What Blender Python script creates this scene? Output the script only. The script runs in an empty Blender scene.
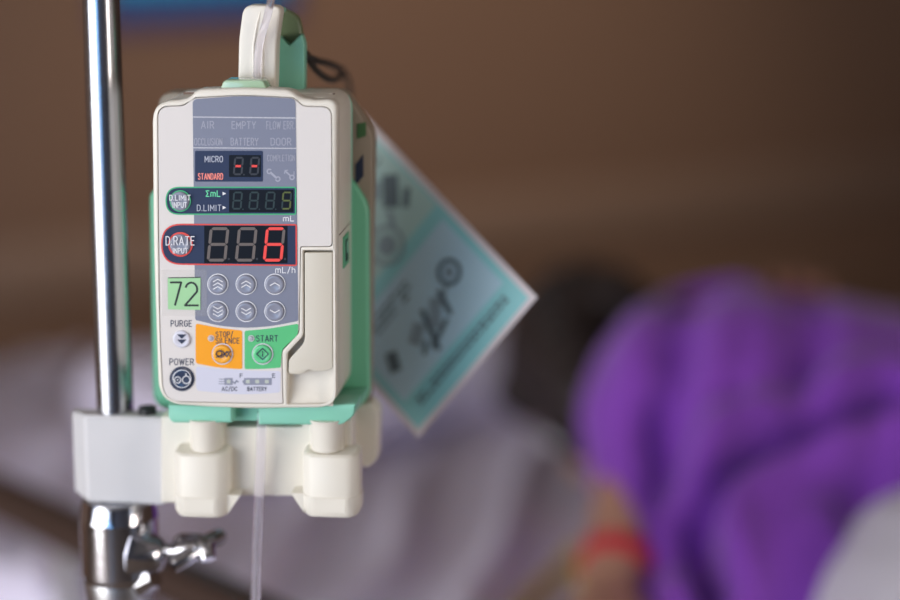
import bpy, bmesh, math, random
from mathutils import Vector, Matrix, noise
from mathutils.bvhtree import BVHTree
random.seed(4)
S = bpy.context.scene
COL = S.collection

# ------------------------------------------------------------------ camera, light, exposure
F = 2125.0                      # focal length in pixels (85 mm on 36 mm, 900 px wide)
TH = math.radians(12.5)
CAM = Vector((0, 0, 1.45))
cd = bpy.data.cameras.new('camera'); cam = bpy.data.objects.new('camera', cd); COL.objects.link(cam)
cam.location = CAM; cam.rotation_euler = (math.pi / 2 - TH, 0, 0)
cd.sensor_width = 36; cd.lens = 85; cd.clip_start = 0.05; cd.clip_end = 50
cd.dof.use_dof = True; cd.dof.focus_distance = 1.272; cd.dof.aperture_fstop = 1.5
S.camera = cam
S.view_settings.view_transform = 'Standard'; S.view_settings.look = 'None'
S.view_settings.gamma = 1.0; S.view_settings.use_curve_mapping = False
S.view_settings.exposure = 0.0
S.cycles.use_denoising = True
w = bpy.data.worlds.new('room_air'); S.world = w; w.use_nodes = True
w.node_tree.nodes['Background'].inputs[0].default_value = (0.62, 0.75, 1.0, 1)
w.node_tree.nodes['Background'].inputs[1].default_value = 1.2

RA = math.radians(30)           # the room stands turned by this much against the view
U = Vector((math.cos(RA), math.sin(RA), 0)); V = Vector((-math.sin(RA), math.cos(RA), 0))
def R(u, v, z=0.0): return U * u + V * v + Vector((0, 0, z))
def area(name, loc, to, sx, sy, power, color, spread=180):
    ld = bpy.data.lights.new(name, 'AREA'); ld.shape = 'RECTANGLE'; ld.size = sx; ld.size_y = sy
    ld.energy = power; ld.color = color; ld.spread = math.radians(spread)
    o = bpy.data.objects.new(name, ld); COL.objects.link(o); o.location = loc
    o.rotation_euler = (Vector(to) - Vector(loc)).to_track_quat('-Z', 'Z').to_euler(); return o
UL, VF, UR, VB = -2.6, -2.2, 3.6, 3.13
WIN = (-1.5, 2.1, 0.15, 2.3)     # window in the left wall: v range, z range
area('window_daylight', R(UL + 0.03, (WIN[0] + WIN[1]) / 2 + .35, (WIN[2] + WIN[3]) / 2), R(UL + 3, (WIN[0] + WIN[1]) / 2 + .35, 1.225), 2.8, 2.1, 104, (1.0, 0.985, 0.965))
def spot(name, loc, to, power, ang, blend, color):
    ld = bpy.data.lights.new(name, 'SPOT'); ld.energy = power; ld.spot_size = math.radians(ang); ld.spot_blend = blend; ld.color = color; ld.shadow_soft_size = .04
    o = bpy.data.objects.new(name, ld); COL.objects.link(o); o.location = loc; o.rotation_euler = (Vector(to) - Vector(loc)).to_track_quat('-Z', 'Z').to_euler(); return o
spot('added_wall_spot_light', R(1.6, 1.9, 2.5), R(1.75, 3.13, 1.1), 56, 56, 1.0, (1.0, .84, .66))  # added spot out of view, brightens the middle of the back wall
area('curtain_daylight', R(UL + 0.03, WIN[0] + .37, (WIN[2] + WIN[3]) / 2), R(UL + 3, WIN[0] + .37, 1.225), .65, 2.1, 16, (0.12, 0.42, 0.85))
area('doorway_light', R(1.7, VF + 0.05, 1.35), R(.6, 1.2, 1.2), 0.7, 1.8, 9, (1.0, 0.88, 0.76), 80)
area('ceiling_lamp_light', R(-0.8, 0.2, 2.56), R(-0.8, 0.2, 0), 1.2, 0.3, 5, (1.0, 0.95, 0.9))

# ------------------------------------------------------------------ helpers
def lin(c):
    c = c / 255.0
    return c / 12.92 if c <= 0.04045 else ((c + 0.055) / 1.055) ** 2.4
def rgb(r, g, b): return (lin(r), lin(g), lin(b), 1)
MATS = {}
def mat(name, col, rough=0.45, metal=0.0, emit=None, es=0.0, trans=0.0, bump=0.0, bscale=60, var=0.0, coat=0.0, sheen=0.0, alpha=1.0):
    m = bpy.data.materials.new(name); m.use_nodes = True; nt = m.node_tree; b = nt.nodes['Principled BSDF']
    b.inputs['Base Color'].default_value = col; b.inputs['Roughness'].default_value = rough
    b.inputs['Metallic'].default_value = metal
    if emit: b.inputs['Emission Color'].default_value = emit; b.inputs['Emission Strength'].default_value = es
    b.inputs['Transmission Weight'].default_value = trans; b.inputs['Coat Weight'].default_value = coat
    b.inputs['Sheen Weight'].default_value = sheen; b.inputs['Alpha'].default_value = alpha
    if bump or var:
        tc = nt.nodes.new('ShaderNodeTexCoord'); n = nt.nodes.new('ShaderNodeTexNoise')
        n.inputs['Scale'].default_value = bscale; n.inputs['Detail'].default_value = 4
        nt.links.new(tc.outputs['Object'], n.inputs['Vector'])
        if bump:
            bp = nt.nodes.new('ShaderNodeBump'); bp.inputs['Strength'].default_value = bump; bp.inputs['Distance'].default_value = 0.002
            nt.links.new(n.outputs['Fac'], bp.inputs['Height']); nt.links.new(bp.outputs['Normal'], b.inputs['Normal'])
        if var:
            mx = nt.nodes.new('ShaderNodeMix'); mx.data_type = 'RGBA'
            mx.inputs[6].default_value = tuple(c * (1 - var) for c in col[:3]) + (1,)
            mx.inputs[7].default_value = tuple(min(1, c * (1 + var)) for c in col[:3]) + (1,)
            nt.links.new(n.outputs['Fac'], mx.inputs[0]); nt.links.new(mx.outputs[2], b.inputs['Base Color'])
    MATS[name] = m; return m
M_cream = mat('cream_plastic', rgb(228, 222, 211), 0.38, bump=0.04, bscale=900)
M_cream2 = mat('bracket_plastic', rgb(231, 225, 213), 0.42, bump=0.04, bscale=900)
M_white = mat('faceplate_white', rgb(220, 214, 211), 0.42)
M_beige = mat('latch_beige', rgb(207, 200, 186), 0.42, bump=0.03, bscale=900)
M_grey = mat('panel_grey', rgb(124, 128, 147), 0.38)
M_greyline = mat('print_pale_line', rgb(205, 205, 214), 0.5)
M_dimtext = mat('print_dim_grey', rgb(166, 168, 185), 0.45)
M_navy = mat('panel_navy', rgb(42, 54, 84), 0.4)
M_navy.node_tree.nodes['Principled BSDF'].inputs['Specular IOR Level'].default_value = .3
M_black = mat('display_window', rgb(17, 20, 28), 0.32)
M_black.node_tree.nodes['Principled BSDF'].inputs['Specular IOR Level'].default_value = .2
M_segoff = mat('segment_unlit', rgb(104, 94, 90), 0.4)
M_segoff2 = mat('segment_unlit_small', rgb(48, 50, 58), 0.4)
M_segoff3 = mat('segment_unlit_green', rgb(32, 52, 54), 0.4)
M_segred = mat('segment_lit_red', rgb(200, 66, 60), 0.4, emit=rgb(255, 60, 52), es=0.3)
M_segyel = mat('segment_lit_yellow', rgb(84, 94, 42), 0.4, emit=rgb(150, 160, 40), es=0.02)
M_pgreen = mat('print_green', rgb(66, 176, 122), 0.4)
M_pred = mat('print_red', rgb(222, 74, 66), 0.4)
M_pwhite = mat('print_white', rgb(228, 228, 234), 0.45)
M_psoft = mat('print_soft_grey', rgb(186, 190, 206), 0.45)
M_psalmon = mat('print_salmon', rgb(255, 150, 135), 0.45, emit=rgb(255, 110, 90), es=0.15)
M_pnavy = mat('print_navy', rgb(42, 50, 76), 0.45)
M_plgreen = mat('print_light_green', rgb(110, 225, 170), 0.45)
M_orange = mat('print_orange', rgb(246, 162, 6), 0.4)
M_sgreen = mat('print_start_green', rgb(88, 190, 124), 0.4)
M_lilac = mat('print_lilac', rgb(208, 208, 224), 0.4)
M_btn = mat('button_grey', rgb(138, 141, 158), 0.28, coat=0.5)
M_btnw = mat('button_white', rgb(215, 214, 226), 0.28, coat=0.4)
M_btno = mat('button_orange', rgb(245, 170, 40), 0.28, coat=0.5)
M_btng = mat('button_green', rgb(100, 205, 140), 0.28, coat=0.5)
M_btnn = mat('button_navy', rgb(46, 58, 84), 0.25, coat=0.6)
M_led = mat('indicator_lens', rgb(175, 175, 185), 0.25, coat=0.5)
M_lens = mat('status_lens', rgb(188, 194, 186), .4); M_icon = mat('print_icon_grey', rgb(140, 143, 162), .4)
M_stick = mat('sticker_green', rgb(160, 210, 158), 0.5)
M_film = mat('clear_film', rgb(222, 219, 216), 0.25, alpha=0.12)
M_stickink = mat('marker_ink', rgb(32, 42, 40), 0.5)
M_mint = mat('mint_plastic', rgb(136, 203, 180), 0.35)
M_green = mat('green_rubber', rgb(98, 178, 138), 0.42)
M_sage = mat('translucent_sage', rgb(168, 196, 164), 0.25, coat=0.6)
M_recess_shade = mat('olive_recess_shade', rgb(104, 118, 88), 0.35)  # shade inside the handle hollow, put into the colour
M_rear = mat('rear_beige_plastic', rgb(156, 143, 127), .5); M_dgreen = mat('dark_green_label', rgb(70, 112, 70), .5)
M_wing = mat('pale_green_plastic', rgb(116, 194, 158), .42)
M_groove = mat('seam_shadow_gap', rgb(120, 96, 84), 0.7)
M_darkgap = mat('dark_slot', rgb(20, 40, 32), 0.6)
M_alu = mat('painted_aluminium', rgb(208, 206, 208), 0.4, metal=0.1, bump=0.1, bscale=700)
M_chrome = mat('chrome', (0.52, 0.52, 0.56, 1), 0.12, metal=1.0, bump=0.03, bscale=120)
M_pole = mat('brushed_chrome', (0.42, 0.42, 0.45, 1), 0.22, metal=1.0, bump=0.03, bscale=120)
M_chrome2 = mat('satin_chrome', (0.6, 0.6, 0.62, 1), 0.28, metal=1.0)
M_dark = mat('black_rubber', rgb(24, 24, 26), 0.5)
def tube_mat():
    m = mat('clear_tubing', (0.9, 0.87, 0.94, 1), 0.08, trans=0.84); m.node_tree.nodes['Principled BSDF'].inputs['IOR'].default_value = 1.25; return m
M_tube = tube_mat()

# pixel geometry: rays of the camera position met with real planes of the place
CT, ST = math.cos(TH), math.sin(TH)
def ray(px, py):
    a = (px - 450) / F; b = (300 - py) / F
    return Vector((a, CT + b * ST, -ST + b * CT))
def P(px, py, d): return CAM + ray(px, py) * d
YAW = math.radians(6)
def hit(px, py, p0, n):
    r = ray(px, py); return CAM + r * ((p0 - CAM).dot(n) / r.dot(n))
_right = Vector((math.cos(YAW), -math.sin(YAW), 0)); _back = Vector((math.sin(YAW), math.cos(YAW), 0))
_P1 = P(250, 250, 1.275)
ORG = hit(250, 412, _P1, _back)         # base of the pump front
def L(px, py, y=0.0):
    """point of the pump's own frame (x right, y back, z up) on the plane y"""
    w_ = hit(px, py, ORG + _back * y, _back) - ORG
    return Vector((w_.dot(_right), y, w_.z))
K = (L(251, 250).x - L(250, 250).x)     # about one pixel on the pump front, metres
MPUMP = Matrix.Translation(ORG) @ Matrix.Rotation(-YAW, 4, 'Z')

def empty(name, matrix, label, cat, group=None):
    o = bpy.data.objects.new(name, None); COL.objects.link(o); o.matrix_world = matrix
    o.empty_display_size = 0.02
    o['label'] = label; o['category'] = cat
    if group: o['group'] = group
    return o
class MB:
    """collects shapes with materials into one mesh"""
    def __init__(s): s.bm = bmesh.new(); s.mats = []
    def mi(s, m):
        if m not in s.mats: s.mats.append(m)
        return s.mats.index(m)
    def merge(s, bm2, m, mtx=None):
        if mtx: bmesh.ops.transform(bm2, matrix=mtx, verts=bm2.verts)
        i = s.mi(m); vm = {}
        for v in bm2.verts: vm[v] = s.bm.verts.new(v.co)
        for f in bm2.faces:
            try: nf = s.bm.faces.new([vm[v] for v in f.verts]); nf.material_index = i
            except ValueError: pass
        bm2.free(); return s
    def poly(s, pts, m):
        """flat filled outline of 3-D points"""
        i = s.mi(m); f = s.bm.faces.new([s.bm.verts.new(p) for p in pts]); f.material_index = i
        r = bmesh.ops.triangulate(s.bm, faces=[f]); return s
    def build(s, name, parent=None, angle=35, mtx=None, smooth=True):
        me = bpy.data.meshes.new(name); s.bm.normal_update()
        s.bm.to_mesh(me); s.bm.free()
        for m in s.mats: me.materials.append(m)
        if smooth:
            me.shade_smooth(); me.set_sharp_from_angle(angle=math.radians(angle))
        o = bpy.data.objects.new(name, me); COL.objects.link(o)
        if parent: o.parent = parent
        elif mtx: o.matrix_world = mtx
        return o
def rnd(pts, n=5):
    """pts: (x, y) or (x, y, r); rounds the corners with radius r (same unit as x, y)"""
    out = []; N = len(pts)
    for i, p in enumerate(pts):
        r = p[2] if len(p) > 2 else 0
        c = Vector(p[:2])
        if not r: out.append((c.x, c.y)); continue
        a = Vector(pts[i - 1][:2]) - c; b = Vector(pts[(i + 1) % N][:2]) - c
        la, lb = a.length, b.length; a.normalize(); b.normalize()
        t = min(r, la * 0.49, lb * 0.49)
        p0, p1 = c + a * t, c + b * t
        for k in range(n + 1):
            q = k / n; z = p0 * (1 - q) ** 2 + c * 2 * q * (1 - q) + p1 * q * q
            out.append((z.x, z.y))
    return out
def plate_bm(loops, y0, y1, bev=0.0, res=3):
    """loops of (x, z) metres; first outer, others holes; solid from y0 to y1, bev = rim radius (one number or one per loop)"""
    from mathutils.geometry import tessellate_polygon
    bevs = list(bev) if hasattr(bev, '__len__') else [bev] * len(loops)
    bm = bmesh.new(); fl = []; bl = []; fc = []; bc = []
    for li, lp in enumerate(loops):
        q = []
        for p in lp:
            p = Vector((p[0], p[1]))
            if not q or (p - q[-1]).length > 1e-6: q.append(p)
        if (q[0] - q[-1]).length < 1e-6: q.pop()
        ar = sum(q[k - 1].x * q[k].y - q[k].x * q[k - 1].y for k in range(len(q)))
        sg = 1 if (ar > 0) == (li == 0) else -1           # inward side of the material
        N = []
        for k in range(len(q)):
            a = (q[k] - q[k - 1]).normalized(); b = (q[(k + 1) % len(q)] - q[k]).normalized()
            na = Vector((-a.y, a.x)); nb = Vector((-b.y, b.x)); m_ = na + nb
            m_ = m_.normalized() if m_.length > .3 else nb
            N.append(m_ * (sg / max(.5, m_.dot(nb))))
        b_ = bevs[li]; rings = []
        steps = [(b_ * (1 - math.sin(math.pi / 2 * k / res)), b_ * (1 - math.cos(math.pi / 2 * k / res))) for k in range(res + 1)] if b_ > 0 else [(0, 0)]
        seq = [(ins, y0 + dy) for dy, ins in [(st[0], st[1]) for st in steps][::-1]] + [(ins, y1 - dy) for dy, ins in steps]
        for ins, y in seq: rings.append([bm.verts.new((q[k].x + N[k].x * ins, y, q[k].y + N[k].y * ins)) for k in range(len(q))])
        for r0, r1 in zip(rings, rings[1:]):
            for k in range(len(q)): bm.faces.new((r0[k], r0[(k + 1) % len(q)], r1[(k + 1) % len(q)], r1[k]))
        fl += rings[0]; bl += rings[-1]; fc.append([Vector((v.co.x, v.co.z, 0)) for v in rings[0]])
    for t in tessellate_polygon(fc):
        for vs in (fl, bl):
            try: bm.faces.new([vs[k] for k in t])
            except ValueError: pass
    bmesh.ops.recalc_face_normals(bm, faces=bm.faces)
    return bm
def XZ(pts, y=0.0): return [(lambda q: (q.x, q.z))(L(p[0], p[1], y)) for p in pts]
def box_bm(lo, hi, bev=0.0, seg=2):
    bm = bmesh.new(); bmesh.ops.create_cube(bm, size=1)
    lo, hi = Vector(lo), Vector(hi)
    for v in bm.verts: v.co = Vector([lo[i] + (v.co[i] + 0.5) * (hi[i] - lo[i]) for i in range(3)])
    if bev: bmesh.ops.bevel(bm, geom=bm.edges[:] , offset=bev, segments=seg, affect='EDGES', profile=0.5)
    return bm
def tube_bm(pts, rads, n=16, cap=True):
    bm = bmesh.new(); pts = [Vector(p) for p in pts]
    if not hasattr(rads, '__len__'): rads = [rads] * len(pts)
    rings = []; up = None
    for i, p in enumerate(pts):
        t = (pts[min(i + 1, len(pts) - 1)] - pts[max(i - 1, 0)]).normalized()
        if up is None:
            up = Vector((0, 0, 1)) if abs(t.z) < 0.9 else Vector((1, 0, 0))
        a = t.cross(up).normalized(); b = a.cross(t).normalized(); up = b
        rings.append([bm.verts.new(p + (a * math.cos(2 * math.pi * k / n) + b * math.sin(2 * math.pi * k / n)) * rads[i]) for k in range(n)])
    for r0, r1 in zip(rings, rings[1:]):
        for k in range(n): bm.faces.new((r0[k], r0[(k + 1) % n], r1[(k + 1) % n], r1[k]))
    if cap: bm.faces.new(rings[0][::-1]); bm.faces.new(rings[-1])
    bmesh.ops.recalc_face_normals(bm, faces=bm.faces); return bm
def bez(pts, n=10):
    """Catmull-Rom through the points"""
    pts = [Vector(p) for p in pts]; q = [pts[0] * 2 - pts[1]] + pts + [pts[-1] * 2 - pts[-2]]; out = []
    for i in range(1, len(q) - 2):
        for k in range(n):
            t = k / n; a, b, c, d = q[i - 1:i + 3]
            out.append(0.5 * ((2 * b) + (c - a) * t + (2 * a - 5 * b + 4 * c - d) * t * t + (3 * b - a - 3 * c + d) * t ** 3))
    out.append(pts[-1]); return out
def lathe_bm(prof, n=40):
    """profile (r, z) turned about the z axis"""
    bm = bmesh.new(); rings = []
    for r, z in prof:
        rings.append([bm.verts.new((max(r, 1e-5) * math.cos(2 * math.pi * k / n), max(r, 1e-5) * math.sin(2 * math.pi * k / n), z)) for k in range(n)])
    for a, b in zip(rings, rings[1:]):
        for k in range(n): bm.faces.new((a[k], a[(k + 1) % n], b[(k + 1) % n], b[k]))
    bm.faces.new(rings[0][::-1]); bm.faces.new(rings[-1])
    bmesh.ops.recalc_face_normals(bm, faces=bm.faces); return bm

# ------------------------------------------------------------------ lettering drawn as strokes
def arc(cx, cy, rx, ry, a0, a1, n=8):
    return [(cx + rx * math.cos(math.radians(a0 + (a1 - a0) * k / n)), cy + ry * math.sin(math.radians(a0 + (a1 - a0) * k / n))) for k in range(n + 1)]
G = {
 'A': (.62, [[(0, 0), (.31, 1), (.62, 0)], [(.11, .32), (.51, .32)]]),
 'B': (.55, [[(0, 0), (0, 1), (.3, 1)] + arc(.3, .77, .22, .23, 80, -90) + [(0, .54)], [(.3, .54)] + arc(.3, .27, .25, .27, 80, -90) + [(0, 0)]]),
 'C': (.56, [arc(.3, .7, .28, .3, 20, 180) + arc(.3, .3, .28, .3, 180, 340)]),
 'D': (.56, [[(0, 0), (0, 1), (.24, 1)] + arc(.24, .66, .32, .34, 80, 0) + arc(.24, .34, .32, .34, 0, -90) + [(0, 0)]]),
 'E': (.5, [[(.5, 1), (0, 1), (0, 0), (.5, 0)], [(0, .53), (.43, .53)]]),
 'F': (.5, [[(.5, 1), (0, 1), (0, 0)], [(0, .52), (.42, .52)]]),
 'G': (.58, [arc(.3, .7, .28, .3, 20, 180) + arc(.3, .3, .28, .3, 180, 360) + [(.58, .48), (.34, .48)]]),
 'I': (.12, [[(.06, 0), (.06, 1)]]),
 'L': (.48, [[(0, 1), (0, 0), (.48, 0)]]),
 'M': (.68, [[(0, 0), (0, 1), (.34, .3), (.68, 1), (.68, 0)]]),
 'N': (.56, [[(0, 0), (0, 1), (.56, 0), (.56, 1)]]),
 'O': (.58, [arc(.29, .7, .29, .3, 0, 180) + arc(.29, .3, .29, .3, 180, 360) + [(.58, .7)]]),
 'P': (.53, [[(0, 0), (0, 1), (.27, 1)] + arc(.27, .73, .26, .27, 80, -90) + [(0, .46)]]),
 'R': (.56, [[(0, 0), (0, 1), (.27, 1)] + arc(.27, .74, .26, .26, 80, -90) + [(0, .48)], [(.28, .48), (.56, 0)]]),
 'S': (.54, [arc(.27, .75, .25, .25, 25, 200) + arc(.27, .26, .27, .26, 70, -160)]),
 'T': (.56, [[(0, 1), (.56, 1)], [(.28, 1), (.28, 0)]]),
 'U': (.56, [[(0, 1)] + arc(.28, .3, .28, .3, 180, 360) + [(.56, 1)]]),
 'W': (.84, [[(0, 1), (.2, 0), (.42, .9), (.64, 0), (.84, 1)]]),
 'Y': (.6, [[(0, 1), (.3, .45), (.6, 1)], [(.3, .45), (.3, 0)]]),
 '/': (.36, [[(0, -.1), (.36, 1.1)]]),
 '.': (.06, [[(.03, 0), (.03, .1)]]),
 ' ': (.22, []),
 '+': (.5, [[(.5, 1), (0, 1), (.3, .5), (0, 0), (.5, 0)]]),      # capital sigma
 'm': (.74, [[(0, 0), (0, .7)], [(0, .5)] + arc(.185, .5, .185, .22, 160, 0) + [(.37, 0)], [(.37, .5)] + arc(.555, .5, .185, .22, 160, 0) + [(.74, 0)]]),
 'h': (.44, [[(0, 0), (0, 1)], [(0, .45)] + arc(.22, .45, .22, .25, 160, 0) + [(.44, 0)]]),
 '7': (.62, [[(0, 1), (.62, 1), (.26, 0)]]),
 '2': (.62, [arc(.31, .7, .29, .3, 160, -20) + [(0, 0), (.64, 0)]]),
}
def stroke(mb, pts, wid, y, m, off=0.0):
    """pts in pixels on the pump front; ribbon of width wid pixels lying on the plane y"""
    for k in range(1, len(pts) - 1):                      # sharp turns are drawn as two strokes
        a = Vector(pts[k]) - Vector(pts[k - 1]); b = Vector(pts[k + 1]) - Vector(pts[k])
        if a.length > 1e-6 and b.length > 1e-6 and a.normalized().dot(b.normalized()) < -.2:
            stroke(mb, pts[:k + 1], wid, y, m); stroke(mb, pts[k:], wid, y, m); return
    q = [L(a, b, y) for a, b in pts]; h = wid * K / 2; n = len(q); lo = []; hi = []
    for i in range(n):
        d0 = (q[i] - q[i - 1]) if i else (q[1] - q[0]); d1 = (q[i + 1] - q[i]) if i < n - 1 else d0
        if d0.length < 1e-9: d0 = d1
        if d1.length < 1e-9: d1 = d0
        d0, d1 = d0.normalized(), d1.normalized()
        t = d0 + d1
        t = t.normalized() if t.length > 0.2 else d1
        nn = Vector((-t.z, 0, t.x)); c = max(0.45, abs(t.dot(d1)))
        e = nn * (h / c); p = q[i]
        if i == 0: p = p - d1 * h * .6
        if i == n - 1: p = p + d0 * h * .6
        lo.append(p - e); hi.append(p + e)
    i = mb.mi(m)
    vl = [mb.bm.verts.new(p) for p in lo]; vh = [mb.bm.verts.new(p) for p in hi]
    for k in range(n - 1):
        f = mb.bm.faces.new((vl[k], vl[k + 1], vh[k + 1], vh[k])); f.material_index = i
def text(mb, s, x0, x1, ytop, ybot, m, y, wid=0.85, slope=0.0, gap=.3):
    tot = sum(G[c][0] for c in s) + gap * (len(s) - 1); sx = (x1 - x0) / tot; h = ybot - ytop; cur = 0
    for c in s:
        gw, st = G[c]
        for pl in st:
            stroke(mb, [(x0 + (cur + a) * sx, ybot - b * h + slope * (cur + a) * sx) for a, b in pl], wid, y, m)
        cur += gw + gap
def fpoly(mb, pts, y, m): mb.poly([L(a, b, y) for a, b in pts], m)
def disc(mb, cx, cy, r, y, m, n=28): fpoly(mb, [(cx + r * math.cos(2 * math.pi * k / n), cy + r * math.sin(2 * math.pi * k / n)) for k in range(n)], y, m)
def ring(mb, cx, cy, r, wid, y, m, n=32):
    i = mb.mi(m); A = []; B = []
    for k in range(n):
        c, s_ = math.cos(2 * math.pi * k / n), math.sin(2 * math.pi * k / n)
        A.append(mb.bm.verts.new(L(cx + (r - wid / 2) * c, cy + (r - wid / 2) * s_, y))); B.append(mb.bm.verts.new(L(cx + (r + wid / 2) * c, cy + (r + wid / 2) * s_, y)))
    for k in range(n):
        f = mb.bm.faces.new((A[k], A[(k + 1) % n], B[(k + 1) % n], B[k])); f.material_index = i
def outline(mb, pts, wid, y, m):
    """closed ribbon along an outline"""
    n = len(pts); c = Vector((sum(p[0] for p in pts) / n, sum(p[1] for p in pts) / n)); i = mb.mi(m); A = []; B = []
    for k in range(n):
        p = Vector(pts[k]); t = (Vector(pts[(k + 1) % n]) - Vector(pts[k - 1]))
        t = t.normalized() if t.length > 1e-6 else Vector((1, 0)); nn = Vector((-t.y, t.x))
        if nn.dot(p - c) < 0: nn = -nn
        a = p - nn * wid / 2; b = p + nn * wid / 2
        A.append(mb.bm.verts.new(L(a.x, a.y, y))); B.append(mb.bm.verts.new(L(b.x, b.y, y)))
    for k in range(n):
        f = mb.bm.faces.new((A[k], A[(k + 1) % n], B[(k + 1) % n], B[k])); f.material_index = i
def dome(mb, cx, cy, r, hgt, y, m, dish=0.0):
    """low round key cap standing on the plane y towards the front"""
    prof = [(1.0, 0), (0.99, .45), (.93, .8), (.84, 1.0), (.6, 1.0 - dish * .7), (.3, 1 - dish), (0.0, 1 - dish * 1.05)]
    n = 32; i = mb.mi(m); o = L(cx, cy, y); rr = r * K; rings = []
    for q, hh in prof:
        rings.append([mb.bm.verts.new((o.x + max(q, 1e-3) * rr * math.cos(2 * math.pi * k / n), y - hh * hgt, o.z + max(q, 1e-3) * rr * math.sin(2 * math.pi * k / n))) for k in range(n)])
    for a, b in zip(rings, rings[1:]):
        for k in range(n):
            f = mb.bm.faces.new((a[k], a[(k + 1) % n], b[(k + 1) % n], b[k])); f.material_index = i
    f = mb.bm.faces.new(rings[-1]); f.material_index = i
def seg7(mb, cx, cy, w_, h, on, y, m_on, m_off, t, slant=0.09, which='abcdefg'):
    gp = t * 0.12
    def seg(x0, y0, x1, y1):
        d = Vector((x1 - x0, y1 - y0)).normalized(); n_ = Vector((-d.y, d.x)); a = Vector((x0, y0)) + d * gp; b = Vector((x1, y1)) - d * gp; k = t / 2
        ps = [a, a + d * k + n_ * k, b - d * k + n_ * k, b, b - d * k - n_ * k, a + d * k - n_ * k]
        return [(cx + p.x - p.y * slant, cy + p.y) for p in ps]
    X, Y = w_ / 2 - t / 2, h / 2 - t / 2
    D = {'a': (-X, -Y, X, -Y), 'b': (X, -Y, X, 0), 'c': (X, 0, X, Y), 'd': (-X, Y, X, Y), 'e': (-X, 0, -X, Y), 'f': (-X, -Y, -X, 0), 'g': (-X, 0, X, 0)}
    for k, v in D.items():
        if (k in on) == (m_on is not None and k in on) or True:
            m = m_on if k in on else m_off
            if m: fpoly(mb, seg(*v), y, m)

# ------------------------------------------------------------------ the room
def structure(o, label=None):
    o['kind'] = 'structure'
    if label: o['label'] = label
    return o
M_wall = mat('brown_wall_paint', rgb(118, 89, 70), 0.75, bump=0.2, bscale=80, var=0.05)
M_wall2 = mat('wall_rail_vinyl', rgb(136, 110, 93), 0.6)
M_ceil = mat('ceiling_paint', rgb(170, 160, 150), 0.9)
M_floor = mat('floor_vinyl', rgb(120, 104, 92), 0.4, var=0.1, bscale=8)
M_frame = mat('window_frame_white', rgb(215, 215, 215), 0.4)
def slab(name, corners, thick_dir, m):
    bm = bmesh.new(); a = [bm.verts.new(c) for c in corners]; b = [bm.verts.new(Vector(c) + Vector(thick_dir)) for c in corners]
    bm.faces.new(a); bm.faces.new(b[::-1])
    for k in range(4): bm.faces.new((a[k], b[k], b[(k + 1) % 4], a[(k + 1) % 4]))
    bmesh.ops.recalc_face_normals(bm, faces=bm.faces)
    mb = MB(); mb.merge(bm, m); return mb
H = 2.6
structure(slab('floor', [R(UL, VF), R(UR, VF), R(UR, VB), R(UL, VB)], (0, 0, -.1), M_floor).build('floor', smooth=False))
structure(slab('ceiling', [R(UL, VF, H), R(UR, VF, H), R(UR, VB, H), R(UL, VB, H)], (0, 0, .1), M_ceil).build('ceiling', smooth=False))
structure(slab('wall_back', [R(UL - .1, VB), R(UR + .1, VB), R(UR + .1, VB, H), R(UL - .1, VB, H)], V * .1, M_wall).build('wall_back', smooth=False))
structure(slab('wall_right', [R(UR, VF), R(UR, VB), R(UR, VB, H), R(UR, VF, H)], U * .1, M_wall).build('wall_right', smooth=False))
def wall_hole(name, A, B, n, lo, hi, m):
    """wall from A to B with an opening: lo/hi = (s, z) along the wall"""
    D = (B - A).normalized(); W = (B - A).length; mb = MB()
    for s0, s1, z0, z1 in ((0, lo[0], 0, H), (hi[0], W, 0, H), (lo[0], hi[0], 0, lo[1]), (lo[0], hi[0], hi[1], H)):
        if s1 - s0 < .001 or z1 - z0 < .001: continue
        c = [A + D * s0 + Vector((0, 0, z0)), A + D * s1 + Vector((0, 0, z0)), A + D * s1 + Vector((0, 0, z1)), A + D * s0 + Vector((0, 0, z1))]
        bm = bmesh.new(); a = [bm.verts.new(p) for p in c]; b = [bm.verts.new(p + n * .1) for p in c]
        bm.faces.new(a); bm.faces.new(b[::-1])
        for k in range(4): bm.faces.new((a[k], b[k], b[(k + 1) % 4], a[(k + 1) % 4]))
        bmesh.ops.recalc_face_normals(bm, faces=bm.faces); mb.merge(bm, m)
    return structure(mb.build(name, smooth=False))
wall_hole('wall_left', R(UL, VF), R(UL, VB), -U, (WIN[0] - VF, WIN[2]), (WIN[1] - VF, WIN[3]), M_wall)
wall_hole('wall_front', R(UL, VF), R(UR, VF), -V, (1.3 - UL, 0.0), (2.1 - UL, 2.3), mat('front_wall_paint', rgb(84, 84, 92), .8))
mroom = Matrix.Rotation(RA, 4, 'Z')
mb = MB()
for lo, hi in (((UL - .06, WIN[0], WIN[2]), (UL - .01, WIN[0] + .05, WIN[3])), ((UL - .06, WIN[1] - .05, WIN[2]), (UL - .01, WIN[1], WIN[3])),
               ((UL - .06, WIN[0], WIN[2]), (UL - .01, WIN[1], WIN[2] + .05)), ((UL - .06, WIN[0], WIN[3] - .05), (UL - .01, WIN[1], WIN[3])),
               ((UL - .06, -.8, WIN[2]), (UL - .01, -.76, WIN[3]))):
    mb.merge(box_bm(lo, hi), M_frame)
structure(mb.build('window_1', mtx=mroom, smooth=False))
mb = MB()
for lo, hi in (((1.3, VF - .08, 0), (1.35, VF - .02, 2.3)), ((2.05, VF - .08, 0), (2.1, VF - .02, 2.3)), ((1.35, VF - .08, 2.25), (2.05, VF - .02, 2.3))):
    mb.merge(box_bm(lo, hi), M_frame)
structure(mb.build('door_1', mtx=mroom, smooth=False))
# protective rail low on the wall behind the bed
mb = MB(); mb.merge(box_bm((UL, VB - .02, .735), (UR, VB, .83), .008), M_wall2)
structure(mb.build('trim_1', mtx=mroom))
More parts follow.
